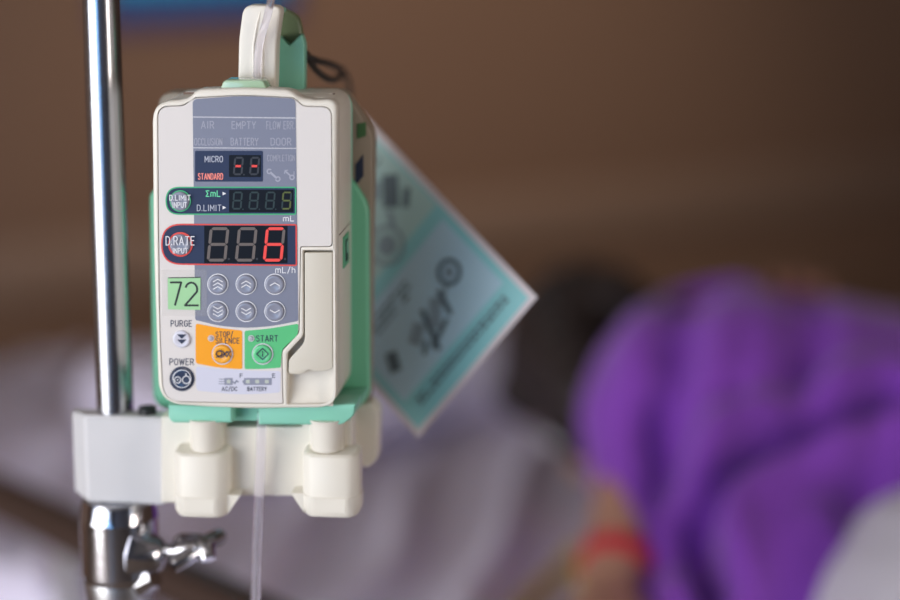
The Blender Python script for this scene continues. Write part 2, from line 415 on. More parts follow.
# lamp fitting
mb = MB(); mb.merge(box_bm((-1.45, .03, H - .035), (-.15, .37, H)), M_frame)
lamp = mb.build('ceiling_lamp', mtx=mroom, smooth=False); lamp['label'] = 'white rectangular ceiling light fitting overhead'; lamp['category'] = 'ceiling light'
mb = MB(); mb.merge(tube_bm([(1.6, 1.9, 2.53), (1.6, 1.9, 2.6)], .05, 24), M_frame); o = mb.build('added_wall_spotlight', mtx=mroom); o['label'] = 'small white round spotlight added out of view on the ceiling to brighten the wall'; o['category'] = 'ceiling light'  # made-up fitting for the added wall spot

# blue board on the wall
pb = hit(100, 30, R(0, VB), V); pc = hit(292, 24, R(0, VB), V)
M_b1 = mat('board_teal', rgb(44, 176, 214), 0.5); M_b2 = mat('board_blue', rgb(14, 84, 150), 0.5); M_b3 = mat('board_frame_violet', rgb(60, 48, 96), 0.5)
bu0, bu1, bz = pb.dot(U), pc.dot(U), pb.z
board = empty('notice_board', mroom @ Matrix.Translation((bu0, VB - .012, bz)), 'blue notice board on the brown wall behind the drip stand', 'notice board')
W_ = bu1 - bu0
mb = MB(); mb.merge(box_bm((0, 0, 0), (W_, .012, .6), .002), M_b3); mb.build('frame', board)
mb = MB(); mb.merge(box_bm((.01, -.003, .03), (W_ - .01, 0.001, .59)), M_b2); mb.merge(box_bm((.01, -.005, .065), (W_ - .01, -.002, .585)), M_b1); mb.build('panel', board)

# ------------------------------------------------------------------ bed
M_sheet = mat('lilac_bed_sheet', rgb(234, 226, 248), 0.85, var=0.08, bscale=5, sheen=0.2)
M_mattress = mat('mattress_cover', rgb(150, 145, 160), 0.8)
M_rail = mat('brown_bed_rail', rgb(66, 50, 44), 0.35)
M_blanket = mat('white_cotton', rgb(206, 200, 210), 0.85, sheen=0.2)
bd = Vector((.65, -.76, 0)).normalized(); be = Vector((bd.y, -bd.x, 0))      # bd towards the feet, be towards the near left
if be.x > 0: be = -be
BO = Vector((-.42, 1.97, 0))
MBED = Matrix(((bd.x, -be.x, 0, BO.x), (bd.y, -be.y, 0, BO.y), (0, 0, 1, 0), (0, 0, 0, 1)))   # local x to the feet, y across to the far right
BZ = .72
bed = empty('hospital_bed', MBED, 'hospital bed with lilac sheet and dark brown side rail', 'bed')
mb = MB(); mb.merge(box_bm((-.76, .03, .56), (1.26, 1.0, .70), .03), M_mattress); mb.build('mattress', bed)
def sheet_h(x, y):
    z = .010 * noise.noise(Vector((x * 3.1, y * 3.1, 1))) + .006 * noise.noise(Vector((x * 9 + y * 5, y * 4 - x * 2, 4)))
    a = x * .75 + y * .65
    r = 1 - abs(noise.noise(Vector((a * 9, (y - x) * 1.6, 9))) * 2)
    return BZ + z + .030 * max(0, r) ** 3
mb = MB(); bm = bmesh.new(); NX, NY = 200, 110; g = []
for i in range(NX + 1):
    row = []
    for j in range(NY + 1):
        x = -.79 + 2.08 * i / NX; y = -.0 + 1.03 * j / NY
        z = sheet_h(x, y); e = min(x + .79, 1.29 - x, y, 1.03 - y)
        if e < .03: z -= (.03 - e) ** 2 / .03 * 1.5
        row.append(bm.verts.new((x, y, z)))
    g.append(row)
for i in range(NX):
    for j in range(NY): bm.faces.new((g[i][j], g[i + 1][j], g[i + 1][j + 1], g[i][j + 1]))
rim = [g[i][0] for i in range(NX + 1)] + [g[NX][j] for j in range(1, NY + 1)] + [g[i][NY] for i in range(NX - 1, -1, -1)] + [g[0][j] for j in range(NY - 1, 0, -1)]
low = [bm.verts.new((v.co.x, v.co.y, .50 + .02 * math.sin(k * .35))) for k, v in enumerate(rim)]
for k in range(len(rim)): bm.faces.new((rim[k], rim[(k + 1) % len(rim)], low[(k + 1) % len(rim)], low[k]))
bmesh.ops.recalc_face_normals(bm, faces=bm.faces)
mb.merge(bm, M_sheet); mb.build('fitted_sheet', bed, angle=60)
mb = MB()
for lo, hi in (((-.8, .02, .44), (1.3, .08, .5)), ((-.8, .95, .44), (1.3, 1.01, .5)), ((-.8, .02, .44), (-.74, 1.01, .5)), ((1.24, .02, .44), (1.3, 1.01, .5)), ((-.78, .08, .49), (1.28, .95, .56))):
    mb.merge(box_bm(lo, hi, .006), M_chrome2)
mb.build('bed_frame', bed)
for x in (-.74, 1.24):
    for y in (.06, .96):
        mb = MB(); mb.merge(tube_bm([(x, y, 0.03), (x, y, .45)], .02), M_chrome2); mb.merge(tube_bm([(x - .015, y, .032), (x + .015, y, .032)], .032), M_dark); mb.build('leg', bed)
mb = MB(); mb.merge(box_bm((-.7, -.055, .812), (1.0, -.012, .85), .014, 4), M_rail)
rl = mb.build('side_rail', bed); rl['label'] = 'dark brown side rail'
for x in (-.62, .15, .92):
    mb = MB(); mb.merge(tube_bm([(x, -.033, .46), (x, -.033, .82)], .01), M_chrome2); mb.build('rail_post', bed)

# soft shapes: overlapping rounded volumes fused into one skin
def fuse(name, caps, m, voxel=.008, smooth=6, parent=None, deform=None, extra=None):
    bm = bmesh.new()
    for c in caps:
        p0, p1, r0, r1 = Vector(c[0]), Vector(c[1]), c[2], c[3]
        t = p1 - p0; ln = t.length
        if ln < 1e-5:
            b2 = bmesh.new(); bmesh.ops.create_uvsphere(b2, u_segments=24, v_segments=14, radius=r0)
            if len(c) > 4:
                sc = Matrix.Diagonal((c[4][0], c[4][1], c[4][2], 1)); rot = c[5] if len(c) > 5 else Matrix.Identity(4)
                bmesh.ops.transform(b2, matrix=rot @ sc, verts=b2.verts)
            bmesh.ops.translate(b2, vec=p0, verts=b2.verts)
        else:
            q = t.normalized(); pts = []; rr = []
            for k in range(6): a = math.pi / 2 * k / 5; pts.append(p0 - q * r0 * math.cos(a) ); rr.append(max(r0 * math.sin(a), 1e-4))
            for k in range(1, 8): s_ = k / 8; pts.append(p0 + t * s_); rr.append(r0 + (r1 - r0) * s_)
            for k in range(6): a = math.pi / 2 * k / 5; pts.append(p1 + q * r1 * math.sin(a)); rr.append(max(r1 * math.cos(a), 1e-4))
            b2 = tube_bm(pts, rr, 20)
        me = bpy.data.meshes.new('t'); b2.to_mesh(me); b2.free(); bm.from_mesh(me); bpy.data.meshes.remove(me)
    me = bpy.data.meshes.new('t'); bm.to_mesh(me); bm.free()
    o = bpy.data.objects.new('t', me); COL.objects.link(o)
    md = o.modifiers.new('r', 'REMESH'); md.mode = 'VOXEL'; md.voxel_size = voxel
    md = o.modifiers.new('s', 'SMOOTH'); md.iterations = smooth; md.factor = .5
    dg = bpy.context.evaluated_depsgraph_get(); m2 = bpy.data.meshes.new_from_object(o.evaluated_get(dg))
    bpy.data.objects.remove(o); bpy.data.meshes.remove(me)
    m2.name = name
    if deform: deform(m2)
    m2.materials.clear(); m2.materials.append(m); m2.shade_smooth()
    o = bpy.data.objects.new(name, m2); COL.objects.link(o)
    if parent: o.parent = parent; o.matrix_parent_inverse = parent.matrix_world.inverted()
    return o
def ball(p, r, sc=(1, 1, 1), rot=Matrix.Identity(4)): return (p, p, r, r, sc, rot)
bpy.context.view_layer.update()

# pillow
rotb = Matrix(((bd.x, -be.x, 0, 0), (bd.y, -be.y, 0, 0), (0, 0, 1, 0), (0, 0, 0, 1)))
def bedpt(x, y, z): return MBED @ Vector((x, y, z))
def pil_def(me):
    for v in me.vertices: v.co += v.normal * .008 * noise.noise(v.co * 9)
pil = fuse('pillow', [(bedpt(-.4 + a, .36, .775), bedpt(-.4 + a, .84, .775), .052, .052) for a in (0, .08, .16, .24)] + [ball(bedpt(-.28, .6, .775), .2, (.9, 1.3, .3), rotb)], M_sheet, .012, 10, None, pil_def)
pil['label'] = 'pale lilac pillow under the dark-haired head'; pil['category'] = 'pillow'

# ------------------------------------------------------------------ the patient
M_skin = mat('skin', rgb(178, 132, 112), 0.5); M_hair = mat('dark_hair', rgb(36, 26, 24), 0.5, bump=.5, bscale=150)
M_purple = mat('purple_cloth', rgb(130, 56, 180), 0.75, sheen=0.3, var=.05, bscale=12)
M_purpledk = mat('purple_trim', rgb(62, 24, 96), 0.7)
person = empty('person', Matrix.Translation(P(700, 520, 2.15) * Vector((1, 1, 0)) + Vector((0, 0, BZ))) if False else Matrix.Translation((P(700, 520, 2.1).x, P(700, 520, 2.1).y, BZ)),
               'person with dark hair lying on the bed in a purple top, one forearm stretched out', 'person')
bpy.context.view_layer.update()
HC = P(598, 376, 2.3); up = Vector((0, 0, 1)); fc = (be * .35 + Vector((0, 0, -.9)) - bd * .1).normalized()   # the face looks to the near left and down
crown = (-bd * .9 + Vector((0, 0, .1))).normalized(); fc = (fc - crown * fc.dot(crown)).normalized(); sd = crown.cross(fc)
rotH = Matrix(((sd.x, fc.x, crown.x, 0), (sd.y, fc.y, crown.y, 0), (sd.z, fc.z, crown.z, 0), (0, 0, 0, 1)))
def hp(x, y, z): return HC + sd * x + fc * y + crown * z
SH = P(705, 352, 2.16); EL = P(648, 440, 2.03); WR = P(608, 600, 1.87); 
body = [ball(hp(0, -.01, .025), .09, (.84, 1.05, 1.0), rotH), ball(hp(0, .03, -.045), .065, (.85, .9, 1.1), rotH),
        (hp(0, .082, .0), hp(0, .098, -.028), .008, .013), ball(hp(0, .075, -.058), .02, (1.2, .6, .45), rotH),
        ball(hp(.078, -.005, -.01), .026, (.35, .7, 1.1), rotH), ball(hp(-.078, -.005, -.01), .026, (.35, .7, 1.1), rotH), ball(hp(0, .07, -.09), .022),
        (hp(0, -.01, -.06), P(665, 400, 2.2), .055, .06)]
PEL = P(1010, 640, 1.95); CH = P(745, 425, 2.16); BE = P(870, 520, 2.06); SH2 = P(720, 470, 2.2)
body += [(CH + be * -.05, BE + be * -.04, .085, .085), (BE + be * -.04, PEL + be * -.04, .085, .09), (SH, CH + be * -.05, .045, .07), (SH, EL, .052, .042), (EL, WR, .043, .028)]
KN = PEL + bd * .38 + be * .05 + Vector((0, 0, .02)); body += [(PEL, KN, .09, .065), (KN, KN + bd * .36 - be * .1, .06, .04)]
KN2 = KN - be * .12 + bd * .03; body += [(PEL, KN2, .09, .065), (KN2, KN2 + bd * .34, .06, .04)]
for k_ in (KN + bd * .36 - be * .1, KN2 + bd * .34): body += [(k_, k_ + Vector((0, 0, .06)) + bd * .03, .035, .03), (k_, k_ + be * .12, .035, .022)]
def hand(wr, fwd, side, nrm, curl=.5, s=1.0):
    """palm, four unequal fingers with two bends, thumb from the side of the palm"""
    out = [(wr, wr + fwd * .045 * s, .026 * s, .024 * s)]
    for k, (o_, ln) in enumerate(((-.031, .072), (-.0105, .082), (.0105, .077), (.031, .060))):
        a = wr + side * o_ * .7 * s + fwd * .03 * s; b = wr + side * o_ * s + fwd * .088 * s; out.append((a, b, .014 * s, .0115 * s))
        d = (fwd - nrm * curl * .5 + side * o_ * 2).normalized(); c = b + d * ln * .45 * s; out.append((b, c, .0098 * s, .009 * s))
        d = (fwd - nrm * curl * 1.3).normalized(); e = c + d * ln * .5 * s; out.append((c, e, .009 * s, .0072 * s))
    a = wr + fwd * .018 * s - side * .02 * s; b = a + (fwd * .5 - side * .8 - nrm * .2).normalized() * .042 * s; c = b + (fwd * .9 - side * .35 - nrm * .3).normalized() * .036 * s
    return out + [(a, b, .016 * s, .0115 * s), (b, c, .011 * s, .0085 * s)]
af = (WR - EL).normalized(); af2 = Vector((af.x, af.y, -.12)).normalized(); nrm = Vector((0, 0, 1)); nrm = (nrm - af2 * nrm.dot(af2)).normalized()
body += hand(WR, af2, af2.cross(nrm), nrm, .35)
# the other arm bends over the far side of the body, fingertips over the shoulder
W2 = P(800, 330, 2.28); E2 = P(850, 420, 2.36); body += [(CH, P(800, 400, 2.34), .07, .05), (P(800, 400, 2.34), E2, .045, .04), (E2, W2, .04, .026)]
f2 = (P(788, 286, 2.2) - W2).normalized(); s2 = Vector((1, 0, 0)); s2 = (s2 - f2 * s2.dot(f2)).normalized(); body += hand(W2 - f2 * .062, f2, s2, s2.cross(f2) , .1)
bo = fuse('body', body, M_skin, .0045, 3, person)
for sx in (-1, 1):
    mb = MB()
    bm = bmesh.new(); bmesh.ops.create_uvsphere(bm, u_segments=16, v_segments=10, radius=.011); mb.merge(bm, M_pwhite, Matrix.Translation(hp(sx * .03, .079, .004)))
    bm = bmesh.new(); bmesh.ops.create_uvsphere(bm, u_segments=12, v_segments=8, radius=.006); mb.merge(bm, M_dark, Matrix.Translation(hp(sx * .03, .086, .004)))
    eo = mb.build('eye', person); eo.matrix_parent_inverse = person.matrix_world.inverted()
hair = [ball(hp(0, -.018, .026), .099, (.92, 1.02, 1.0), rotH), ball(hp(0, .05, .07), .05, (1.3, .6, .8), rotH), (hp(.06, -.04, .0), hp(.075, .0, -.09), .05, .03), (hp(-.06, -.04, .0), hp(-.05, -.05, -.12), .05, .035),
        (P(568, 355, 2.25), P(562, 410, 2.22), .038, .03), (P(562, 400, 2.2), P(580, 445, 2.16), .035, .018), (P(570, 360, 2.18), P(592, 400, 2.14), .045, .04), (P(590, 300, 2.28), P(560, 330, 2.25), .04, .04), (P(610, 300, 2.25), P(650, 330, 2.25), .035, .03)]
def hair_def(me):
    for v in me.vertices: v.co += v.normal * .006 * noise.noise(v.co * 40)
fuse('hair', hair, M_hair, .006, 3, person, hair_def)

def crease(me, curves):
    bv = BVHTree.FromPolygons([v.co for v in me.vertices], [p.vertices for p in me.polygons])
    segs = []
    for pts, dep, wid in curves:
        c3 = []
        for x, y in pts:
            h = bv.ray_cast(CAM, ray(x, y).normalized())
            if h[0]: c3.append(h[0])
        if len(c3) > 1: segs.append((bez(c3, 6), dep, wid))
    D = Vector((-.2, -.5, .8)).normalized()
    for v in me.vertices:
        d = 0
        for c3, dep, wid in segs:
            m_ = min((v.co - p).length for p in c3)
            if m_ < wid * 4: d += dep * math.exp(-(m_ / wid) ** 2) - dep * .4 * math.exp(-((m_ - wid * 2.1) / wid) ** 2)
        v.co -= D * d
        v.co += D * .006 * noise.noise(v.co * 7)
    b = bmesh.new(); b.from_mesh(me)
    for k in range(2): bmesh.ops.smooth_vert(b, verts=b.verts, factor=.5, use_axis_x=True, use_axis_y=True, use_axis_z=True)
    b.to_mesh(me); b.free()
FOLD = [([(700, 292), (678, 350), (668, 420), (672, 490), (668, 560)], .034, .022), ([(895, 400), (830, 422), (762, 452), (718, 482), (702, 520), (712, 595)], .062, .016),
        ([(790, 292), (805, 340), (800, 400)], .02, .02), ([(740, 300), (745, 350), (735, 400)], .010, .014), ([(880, 440), (860, 520)], .012, .016)]
garment = [(P(627, 415, 2.03), P(655, 382, 2.07), .050, .066), (P(655, 385, 2.07), P(705, 362, 2.15), .064, .076), (P(705, 362, 2.15), P(790, 366, 2.2), .078, .080),
           (P(790, 372, 2.2), P(900, 448, 2.2), .078, .095), (P(900, 448, 2.2), P(1010, 540, 2.1), .095, .11), (P(735, 450, 2.1), P(840, 520, 2.02), .13, .14), (P(840, 520, 2.02), P(980, 640, 1.93), .145, .15), (P(700, 420, 2.06), P(860, 450, 2.1), .12, .15), (P(845, 425, 2.18), P(1000, 560, 2.1), .11, .14),
           (P(640, 440, 2.02), P(664, 570, 1.95), .055, .06), (P(692, 560, 1.94), P(740, 660, 1.88), .075, .08), (P(690, 470, 2.02), P(780, 600, 1.92), .09, .12)]
fuse('purple_top', garment, M_purple, .0075, 45, person, lambda me: crease(me, FOLD))
# wristband
t0 = EL.lerp(WR, .8); mb = MB(); mb.merge(tube_bm([t0 - af * .009, t0 + af * .009], .0345, 28), mat('red_band', rgb(205, 40, 60), .5)); wb = mb.build('wristband', person); wb.matrix_parent_inverse = person.matrix_world.inverted()
wb['label'] = 'red wristband'
# yellow line on the sheet
def on_sheet(px, py, dz=.006):
    p = hit(px, py, Vector((0, 0, BZ + dz)), Vector((0, 0, 1))); q = MBED.inverted() @ p; p.z = sheet_h(q.x, q.y) + dz; return p
yl = [t0 + Vector((-.03, -.03, -.01)), on_sheet(582, 556, .02), on_sheet(560, 575, .008), on_sheet(542, 592, .007), on_sheet(520, 618, .007), on_sheet(515, 670, .007)]
mb = MB(); mb.merge(tube_bm(bez(yl, 8), .009, 12), mat('yellow_tubing', rgb(214, 190, 110), .4)); o = mb.build('infusion_line'); o['label'] = 'yellow infusion line running from the forearm over the sheet'; o['category'] = 'tube'
# white blanket over the lower body
bl = [(P(972, 652, 1.82), P(1120, 800, 1.72), .15, .16), (P(940, 690, 1.80), P(1010, 860, 1.66), .12, .13), (P(1060, 640, 1.95), P(1240, 760, 1.9), .15, .15)]
def bl_def(me):
    for v in me.vertices:
        v.co += v.normal * (.010 * noise.noise(v.co * 7) + .004 * noise.noise(v.co * 22))
b_ = fuse('blanket', bl, M_blanket, .012, 12, None, bl_def); b_['label'] = 'white cotton blanket heaped over the lower body of the person'; b_['category'] = 'blanket'

# ------------------------------------------------------------------ drip stand
pole0 = P(115.5, 413, 1.36); PX, PY = pole0.x, pole0.y
def pz(py):                         # height of the pole axis met by image row py
    r = ray(450, py); return CAM.z + r.z * (PY / r.y)
stand = empty('drip_stand', Matrix.Translation((PX, PY, 0)), 'chrome drip stand pole holding the infusion pump', 'drip stand')
mb = MB(); mb.merge(tube_bm([(0, 0, pz(640)), (0, 0, 2.05)], .0116, 40), M_pole); mb.build('upper_pole', stand)
mb = MB()
z3, z5, z7, z8 = pz(497), pz(515), pz(570), pz(604)
mb.merge(lathe_bm([(.0225, z3), (.0235, z3 - .002), (.0250, z5 + .001), (.0253, z5), (.0253, z5 - .001), (.0253, (z5 + z7) / 2), (.0253, z7 + .001), (.0253, z7), (.0250, z7 - .001), (.0235, z7 - .006), (.0195, z8), (.0185, z8 - .03), (.0150, z8 - .05)][::-1], 64), M_chrome)
mb.build('collar', stand)
mb = MB(); mb.merge(lathe_bm([(.0235, z7 - .002), (.0242, z7 - .006), (.0225, z7 - .02), (.0215, z7 - .021)][::-1], 48), M_chrome2); mb.build('collar_ring', stand)
mb = MB()                             # clamp lug and screw towards the right
zk = pz(551)
mb.merge(tube_bm([(.010, -.012, zk + .005), (.026, -.014, zk + .002), (.031, -.0145, zk + .001)], [.017, .0125, .008], 8), M_chrome)
mb.merge(tube_bm([(.014, -.012, zk - .018), (.024, -.016, zk - .012)], [.010, .007], 8), M_chrome)
mb.build('clamp_lug', stand)
kn = empty('clamp_knob', Matrix.Translation((0, 0, 0)), '', ''); del kn['label']; del kn['category']; kn.parent = stand; kn.matrix_world = Matrix.Translation((PX, PY, 0))
def kp(px, py, dy=-.02):              # a point in the plane of the knob, stand frame
    q = hit(px, py, Vector((PX, PY + dy, 0)), Vector((0, 1, 0))); return Vector((q.x - PX, dy, q.z))
mb = MB(); mb.merge(tube_bm([kp(164, 551, -.016), kp(176, 551, -.018), kp(178, 550, -.018), kp(198, 549, -.02)], [.0045, .0045, .0058, .0062], 20), M_chrome)
th = kp(168, 551, -.016)
for k in range(5): mb.merge(tube_bm([kp(165 + k * 2.4, 551, -.016), kp(166.2 + k * 2.4, 551, -.016)], .0055, 20), M_chrome)
mb.build('screw', kn)
mb = MB(); mb.merge(tube_bm([kp(172, 566, -.032), kp(174, 564.5, -.031), kp(193, 553, -.022), kp(206, 547, -.018)], [.0042, .0052, .0054, .0056], 20), M_chrome); mb.build('wing', kn)
mb = MB(); mb.merge(tube_bm([kp(200, 550, -.018), kp(206, 543, -.015), kp(219, 536.5, -.008), kp(222, 535, -.006)], [.0056, .0056, .0054, .0044], 20), M_chrome); mb.build('wing', kn)
mb = MB(); mb.merge(tube_bm([kp(178, 541.5, -.006), kp(182, 541, -.008), kp(198, 543, -.014), kp(206, 549, -.02), kp(208, 560, -.024)], [.004, .0052, .0062, .0066, .0048], 20), M_chrome); mb.build('wing', kn)
mb = MB(); mb.merge(tube_bm([(0, 0, .10), (0, 0, z8 - .03)], .0145, 32), M_chrome); mb.build('lower_pole', stand)
mb = MB(); mb.merge(lathe_bm([(.04, .07), (.045, .08), (.045, .12), (.02, .14)], 32), M_dark); mb.build('hub', stand)
for k in range(5):
    a = math.radians(18 + 72 * k); e = Vector((math.cos(a), math.sin(a), 0))
    mb = MB(); mb.merge(tube_bm([e * .03 + Vector((0, 0, .1)), e * .18 + Vector((0, 0, .09)), e * .27 + Vector((0, 0, .07))], [.014, .012, .010], 16), M_chrome2); lg = mb.build('leg', stand)
    mb = MB(); sdv = Vector((-e.y, e.x, 0)); c_ = e * .27 + Vector((0, 0, .027)); mb.merge(tube_bm([c_ - sdv * .011, c_ + sdv * .011], .027, 24), M_dark); mb.merge(tube_bm([c_ + Vector((0, 0, .03)), c_ + Vector((0, 0, .05))], .008), M_chrome2)
    mb.build('caster', lg)

# ------------------------------------------------------------------ pole clamp with the bracket that carries the pump
clamp = empty('pole_clamp', MPUMP.copy(), 'grey metal pole clamp with cream plastic bracket below the infusion pump', 'clamp')
def prism(mb, pts, y0, y1, m, bev=.0012, yref=None, holes=()):
    yr = y0 if yref is None else yref
    mb.merge(plate_bm([XZ(pts, yr)] + [XZ(h, yr) for h in holes], y0, y1, bev), m)
# metal block: front face with a chamfer down its left edge
mb = MB(); yb = .036
bl0, bl1, bt, bb = L(86, 450, yb).x, L(163.5, 450, yb).x, L(120, 417, yb).z, L(120, 503.5, yb).z
lft = L(74, 450, yb + .012).x; bt2 = bt
bm = bmesh.new(); prof = [(bl0, yb), (bl1, yb), (bl1, yb + .018), (lft, yb + .018), (lft, yb + .010)]
A = [bm.verts.new((x, y, bb + (.004 if i >= 3 else 0))) for i, (x, y) in enumerate(prof)]; B = [bm.verts.new((x, y, bt)) for x, y in prof]
bm.faces.new(A); bm.faces.new(B[::-1])
for k in range(5): bm.faces.new((A[k], A[(k + 1) % 5], B[(k + 1) % 5], B[k]))
bmesh.ops.recalc_face_normals(bm, faces=bm.faces); bmesh.ops.bevel(bm, geom=bm.edges[:], offset=.0012, segments=3, affect='EDGES')
mb.merge(bm, M_alu); mb.build('metal_block', clamp, angle=28)
# rear jaws around the pole
pl = MPUMP.inverted() @ Vector((PX, PY, ORG.z))
mb = MB(); zt = bt - .012
for lo, hi in (((pl.x - .026, yb + .017, bb + .006), (pl.x - .0118, pl.y + .022, zt)), ((pl.x + .0118, yb + .017, bb + .006), (bl1, pl.y + .022, zt)), ((pl.x - .026, pl.y + .0118, bb + .006), (bl1, pl.y + .024, zt))):
    mb.merge(box_bm(lo, hi, .001), M_alu)
mb.merge(tube_bm([(pl.x + .022, pl.y - .004, zt), (pl.x + .022, pl.y - .004, bt + .004)], .006, 12), M_dark)
mb.build('jaw', clamp)
# cream bracket
mb = MB()
prism(mb, rnd([(161, 417, 1), (226, 417), (226, 427), (302, 427), (302, 417), (352, 417, 2), (352, 470, 3), (300, 496, 1), (224, 496, 1), (200, 503, 1), (161, 503, 1)]), .022, .040, M_cream2, .001)
def foot(x0, x1, xin, topy, side):
    """upper block with sloped roof and a slightly larger band below, inner flank slanting up to the plate"""
    def P2(px, py, y): q = L(px, py, .002); return q.x, q.z
    X0, X1 = P2(x0, 480, 0)[0], P2(x1, 480, 0)[0]; wd = X1 - X0; c = .0075
    zt, zm, zb = P2(x0, topy, 0)[1], P2(x0, 496.5, 0)[1], P2(x0, 517.5, 0)[1]
    def ringp(g, z, roof=0.0, yb_=.0235):
        pl_ = [(X0 - g, yb_), (X0 - g, .010), (X0 - g + c * .45, .0048), (X0 - g + c, .0022 - g), (X1 + g - c, .0022 - g), (X1 + g - c * .45, .0048), (X1 + g, .010), (X1 + g, yb_)]
        return [(x, y, z + roof * max(0, y - .002)) for x, y in pl_]
    def loft(rs, m):
        bm = bmesh.new(); R_ = [[bm.verts.new(p) for p in r] for r in rs]
        for a, b in zip(R_, R_[1:]):
            for k in range(len(a)): bm.faces.new((a[k], a[(k + 1) % len(a)], b[(k + 1) % len(a)], b[k]))
        bm.faces.new(R_[0]); bm.faces.new(R_[-1]); bmesh.ops.recalc_face_normals(bm, faces=bm.faces)
        bmesh.ops.bevel(bm, geom=[e for e in bm.edges if e.calc_face_angle(0) > .5], offset=.0006, segments=2, affect='EDGES'); mb.merge(bm, m)
    loft([ringp(-.0004, zm - .001), ringp(-.0004, zt - .0016, .1), ringp(-.0018, zt, .1)], M_cream2)
    loft([ringp(-.002, zb), ringp(-.0002, zb + .003), ringp(.0002, zm)], M_cream2)
    xi = P2(xin, 496, 0)[0]; xe = X1 - .001 if side < 0 else X0 + .001
    bm = bmesh.new(); tri = [(xe, zm), (xi, zm), (xe, zb + .001)]
    A_ = [bm.verts.new((x, .0085, z)) for x, z in tri]; B_ = [bm.verts.new((x, .024, z)) for x, z in tri]
    bm.faces.new(A_); bm.faces.new(B_[::-1])
    for k in range(3): bm.faces.new((A_[k], A_[(k + 1) % 3], B_[(k + 1) % 3], B_[k]))
    bmesh.ops.recalc_face_normals(bm, faces=bm.faces); mb.merge(bm, M_cream2)
foot(171, 226, 238, 455, -1); foot(300, 358, 289, 456, 1)
mb.build('bracket', clamp, angle=30)
for cx, r, lab in ((206, .0098, 0), (327, .0104, 1)):
    mb = MB(); c = L(cx, 440, .0145); zt_, zb_ = L(cx, 418, .012).z, L(cx, 452.5, .010).z
    bm = lathe_bm([(r * .62, zb_), (r * .86, zb_ + .0012), (r * .92, zb_ + .003), (r * .97, zt_ - .004), (r * 1.15, zt_)], 40); mb.merge(bm, M_cream2, Matrix.Translation((c.x, .0135, 0)))
    mb.merge(box_bm((c.x - r, .0135, zb_ - .004), (c.x + r, .023, zt_), .0005), M_cream2)
    mb.build('peg', clamp)
mb = MB()
prism(mb, rnd([(340, 407, 3), (371, 403, 3), (378, 412, 3), (377, 460, 4), (368, 468, 4), (340, 462, 3)]), .062, .082, M_cream2, .0015)
mb.merge(box_bm((L(330, 440, .04).x, .036, L(340, 458, .05).z), (L(350, 440, .05).x, .07, L(340, 425, .05).z)), M_cream2)
mb.build('release_lever', clamp)

# ------------------------------------------------------------------ the infusion pump
pump = empty('infusion_pump', MPUMP.copy(), 'cream and green infusion pump with grey control panel, red lit 6 and sticker 72', 'infusion pump')
FRAME = rnd([(152.0, 122, 2), (152.8, 114, 3), (155.6, 107.6, 3), (161, 103.2, 3), (169, 100.8, 3), (180, 100, 2), (189, 98, 5), (197, 89.5, 7), (244, 87.8, 10), (290, 90, 7), (300, 98, 5), (315, 100.3, 3), (337, 99.5, 20), (336.5, 250), (337, 408, 20), (287, 408.5, 8), (250, 409, 10), (210, 407.5, 10), (158.5, 404, 24), (153.2, 250, 30)], 7)
FACE = rnd([(157.3, 106.3, 11), (184, 105.3, 5), (192.5, 97.5, 5), (243, 94.8, 20), (295, 97.5, 5), (303, 106, 5), (332, 106.6, 10), (332.6, 247, 4), (301, 247.2, 2), (299.5, 333, 4), (282.3, 351, 3), (283.5, 404.3, 2), (235, 403.5, 20), (163.3, 402, 18), (159.5, 335, 20), (158, 220)], 7)
POCK = rnd([(303.2, 250.6, 1), (333.5, 250.6, 1), (334.2, 404, 12), (287, 404.5, 2), (287, 353.5, 3), (303.4, 336, 4)], 6)
FR_D = .012
mb = MB(); prism(mb, FRAME, 0, FR_D, M_cream, (.0022, .0003, .0009), holes=[FACE, POCK], yref=0)
mb.merge(plate_bm([XZ(FRAME, 0)], .009, .0121, 0), M_cream)
mb.build('front_frame', pump, angle=40)
YF = .00035
mb = MB()
inn = rnd([(158, 107, 11), (184.4, 106, 5), (193.2, 98.2, 5), (243, 95.5, 20), (294.4, 98.2, 5), (302.4, 106.6, 5), (331.2, 107.3, 10), (331.8, 246.3, 4), (300.3, 246.5, 2), (298.8, 332.6, 4), (281.5, 350.6, 3), (282.7, 403.6, 2), (235, 402.7, 20), (163.9, 401.2, 17), (160.2, 335, 20), (158.7, 220)], 7)
mb.merge(plate_bm([XZ(inn, YF)], YF, .0095, .0003, 1), M_white)
fp = mb
e = YF - .00008
text(fp, 'PURGE', 171, 191.6, 320.6, 326.4, M_pnavy, e, .95); text(fp, 'POWER', 169.8, 193.6, 358.8, 364.8, M_pnavy, e, .95)
# lilac status field at the foot
fpoly(fp, rnd([(195.8, 366.3, 3), (238, 370.5, 20), (280.6, 371, 3), (280.2, 392.6, 3), (240, 395, 20), (196.4, 390.5, 4)]), YF - .0001, M_lilac)
e2 = YF - .0002
text(fp, 'AC/DC', 222, 237, 387, 390.8, M_pnavy, e2, .7); text(fp, 'BATTERY', 247.5, 266.6, 387, 390.8, M_pnavy, e2, .7)
text(fp, 'F', 240, 242.6, 373.8, 377.5, M_pnavy, e2, .65); text(fp, 'E', 272.4, 275, 373.8, 377.5, M_pnavy, e2, .65)
fpoly(fp, [(224.3, 378), (232.7, 378), (232.7, 385), (224.3, 385)], e2, M_icon); fpoly(fp, [(226.8, 379.8), (230.4, 379.8), (230.4, 383.3), (226.8, 383.3)], e2 - .0001, M_lens)
for yy in (379.2, 381.5, 383.8): stroke(fp, [(219, yy), (224.5, yy)], .7, e2, M_grey)
stroke(fp, [(232.7, 381.6), (235, 383.4), (236.5, 380.6), (238.4, 382)], 1.3, e2, M_grey)
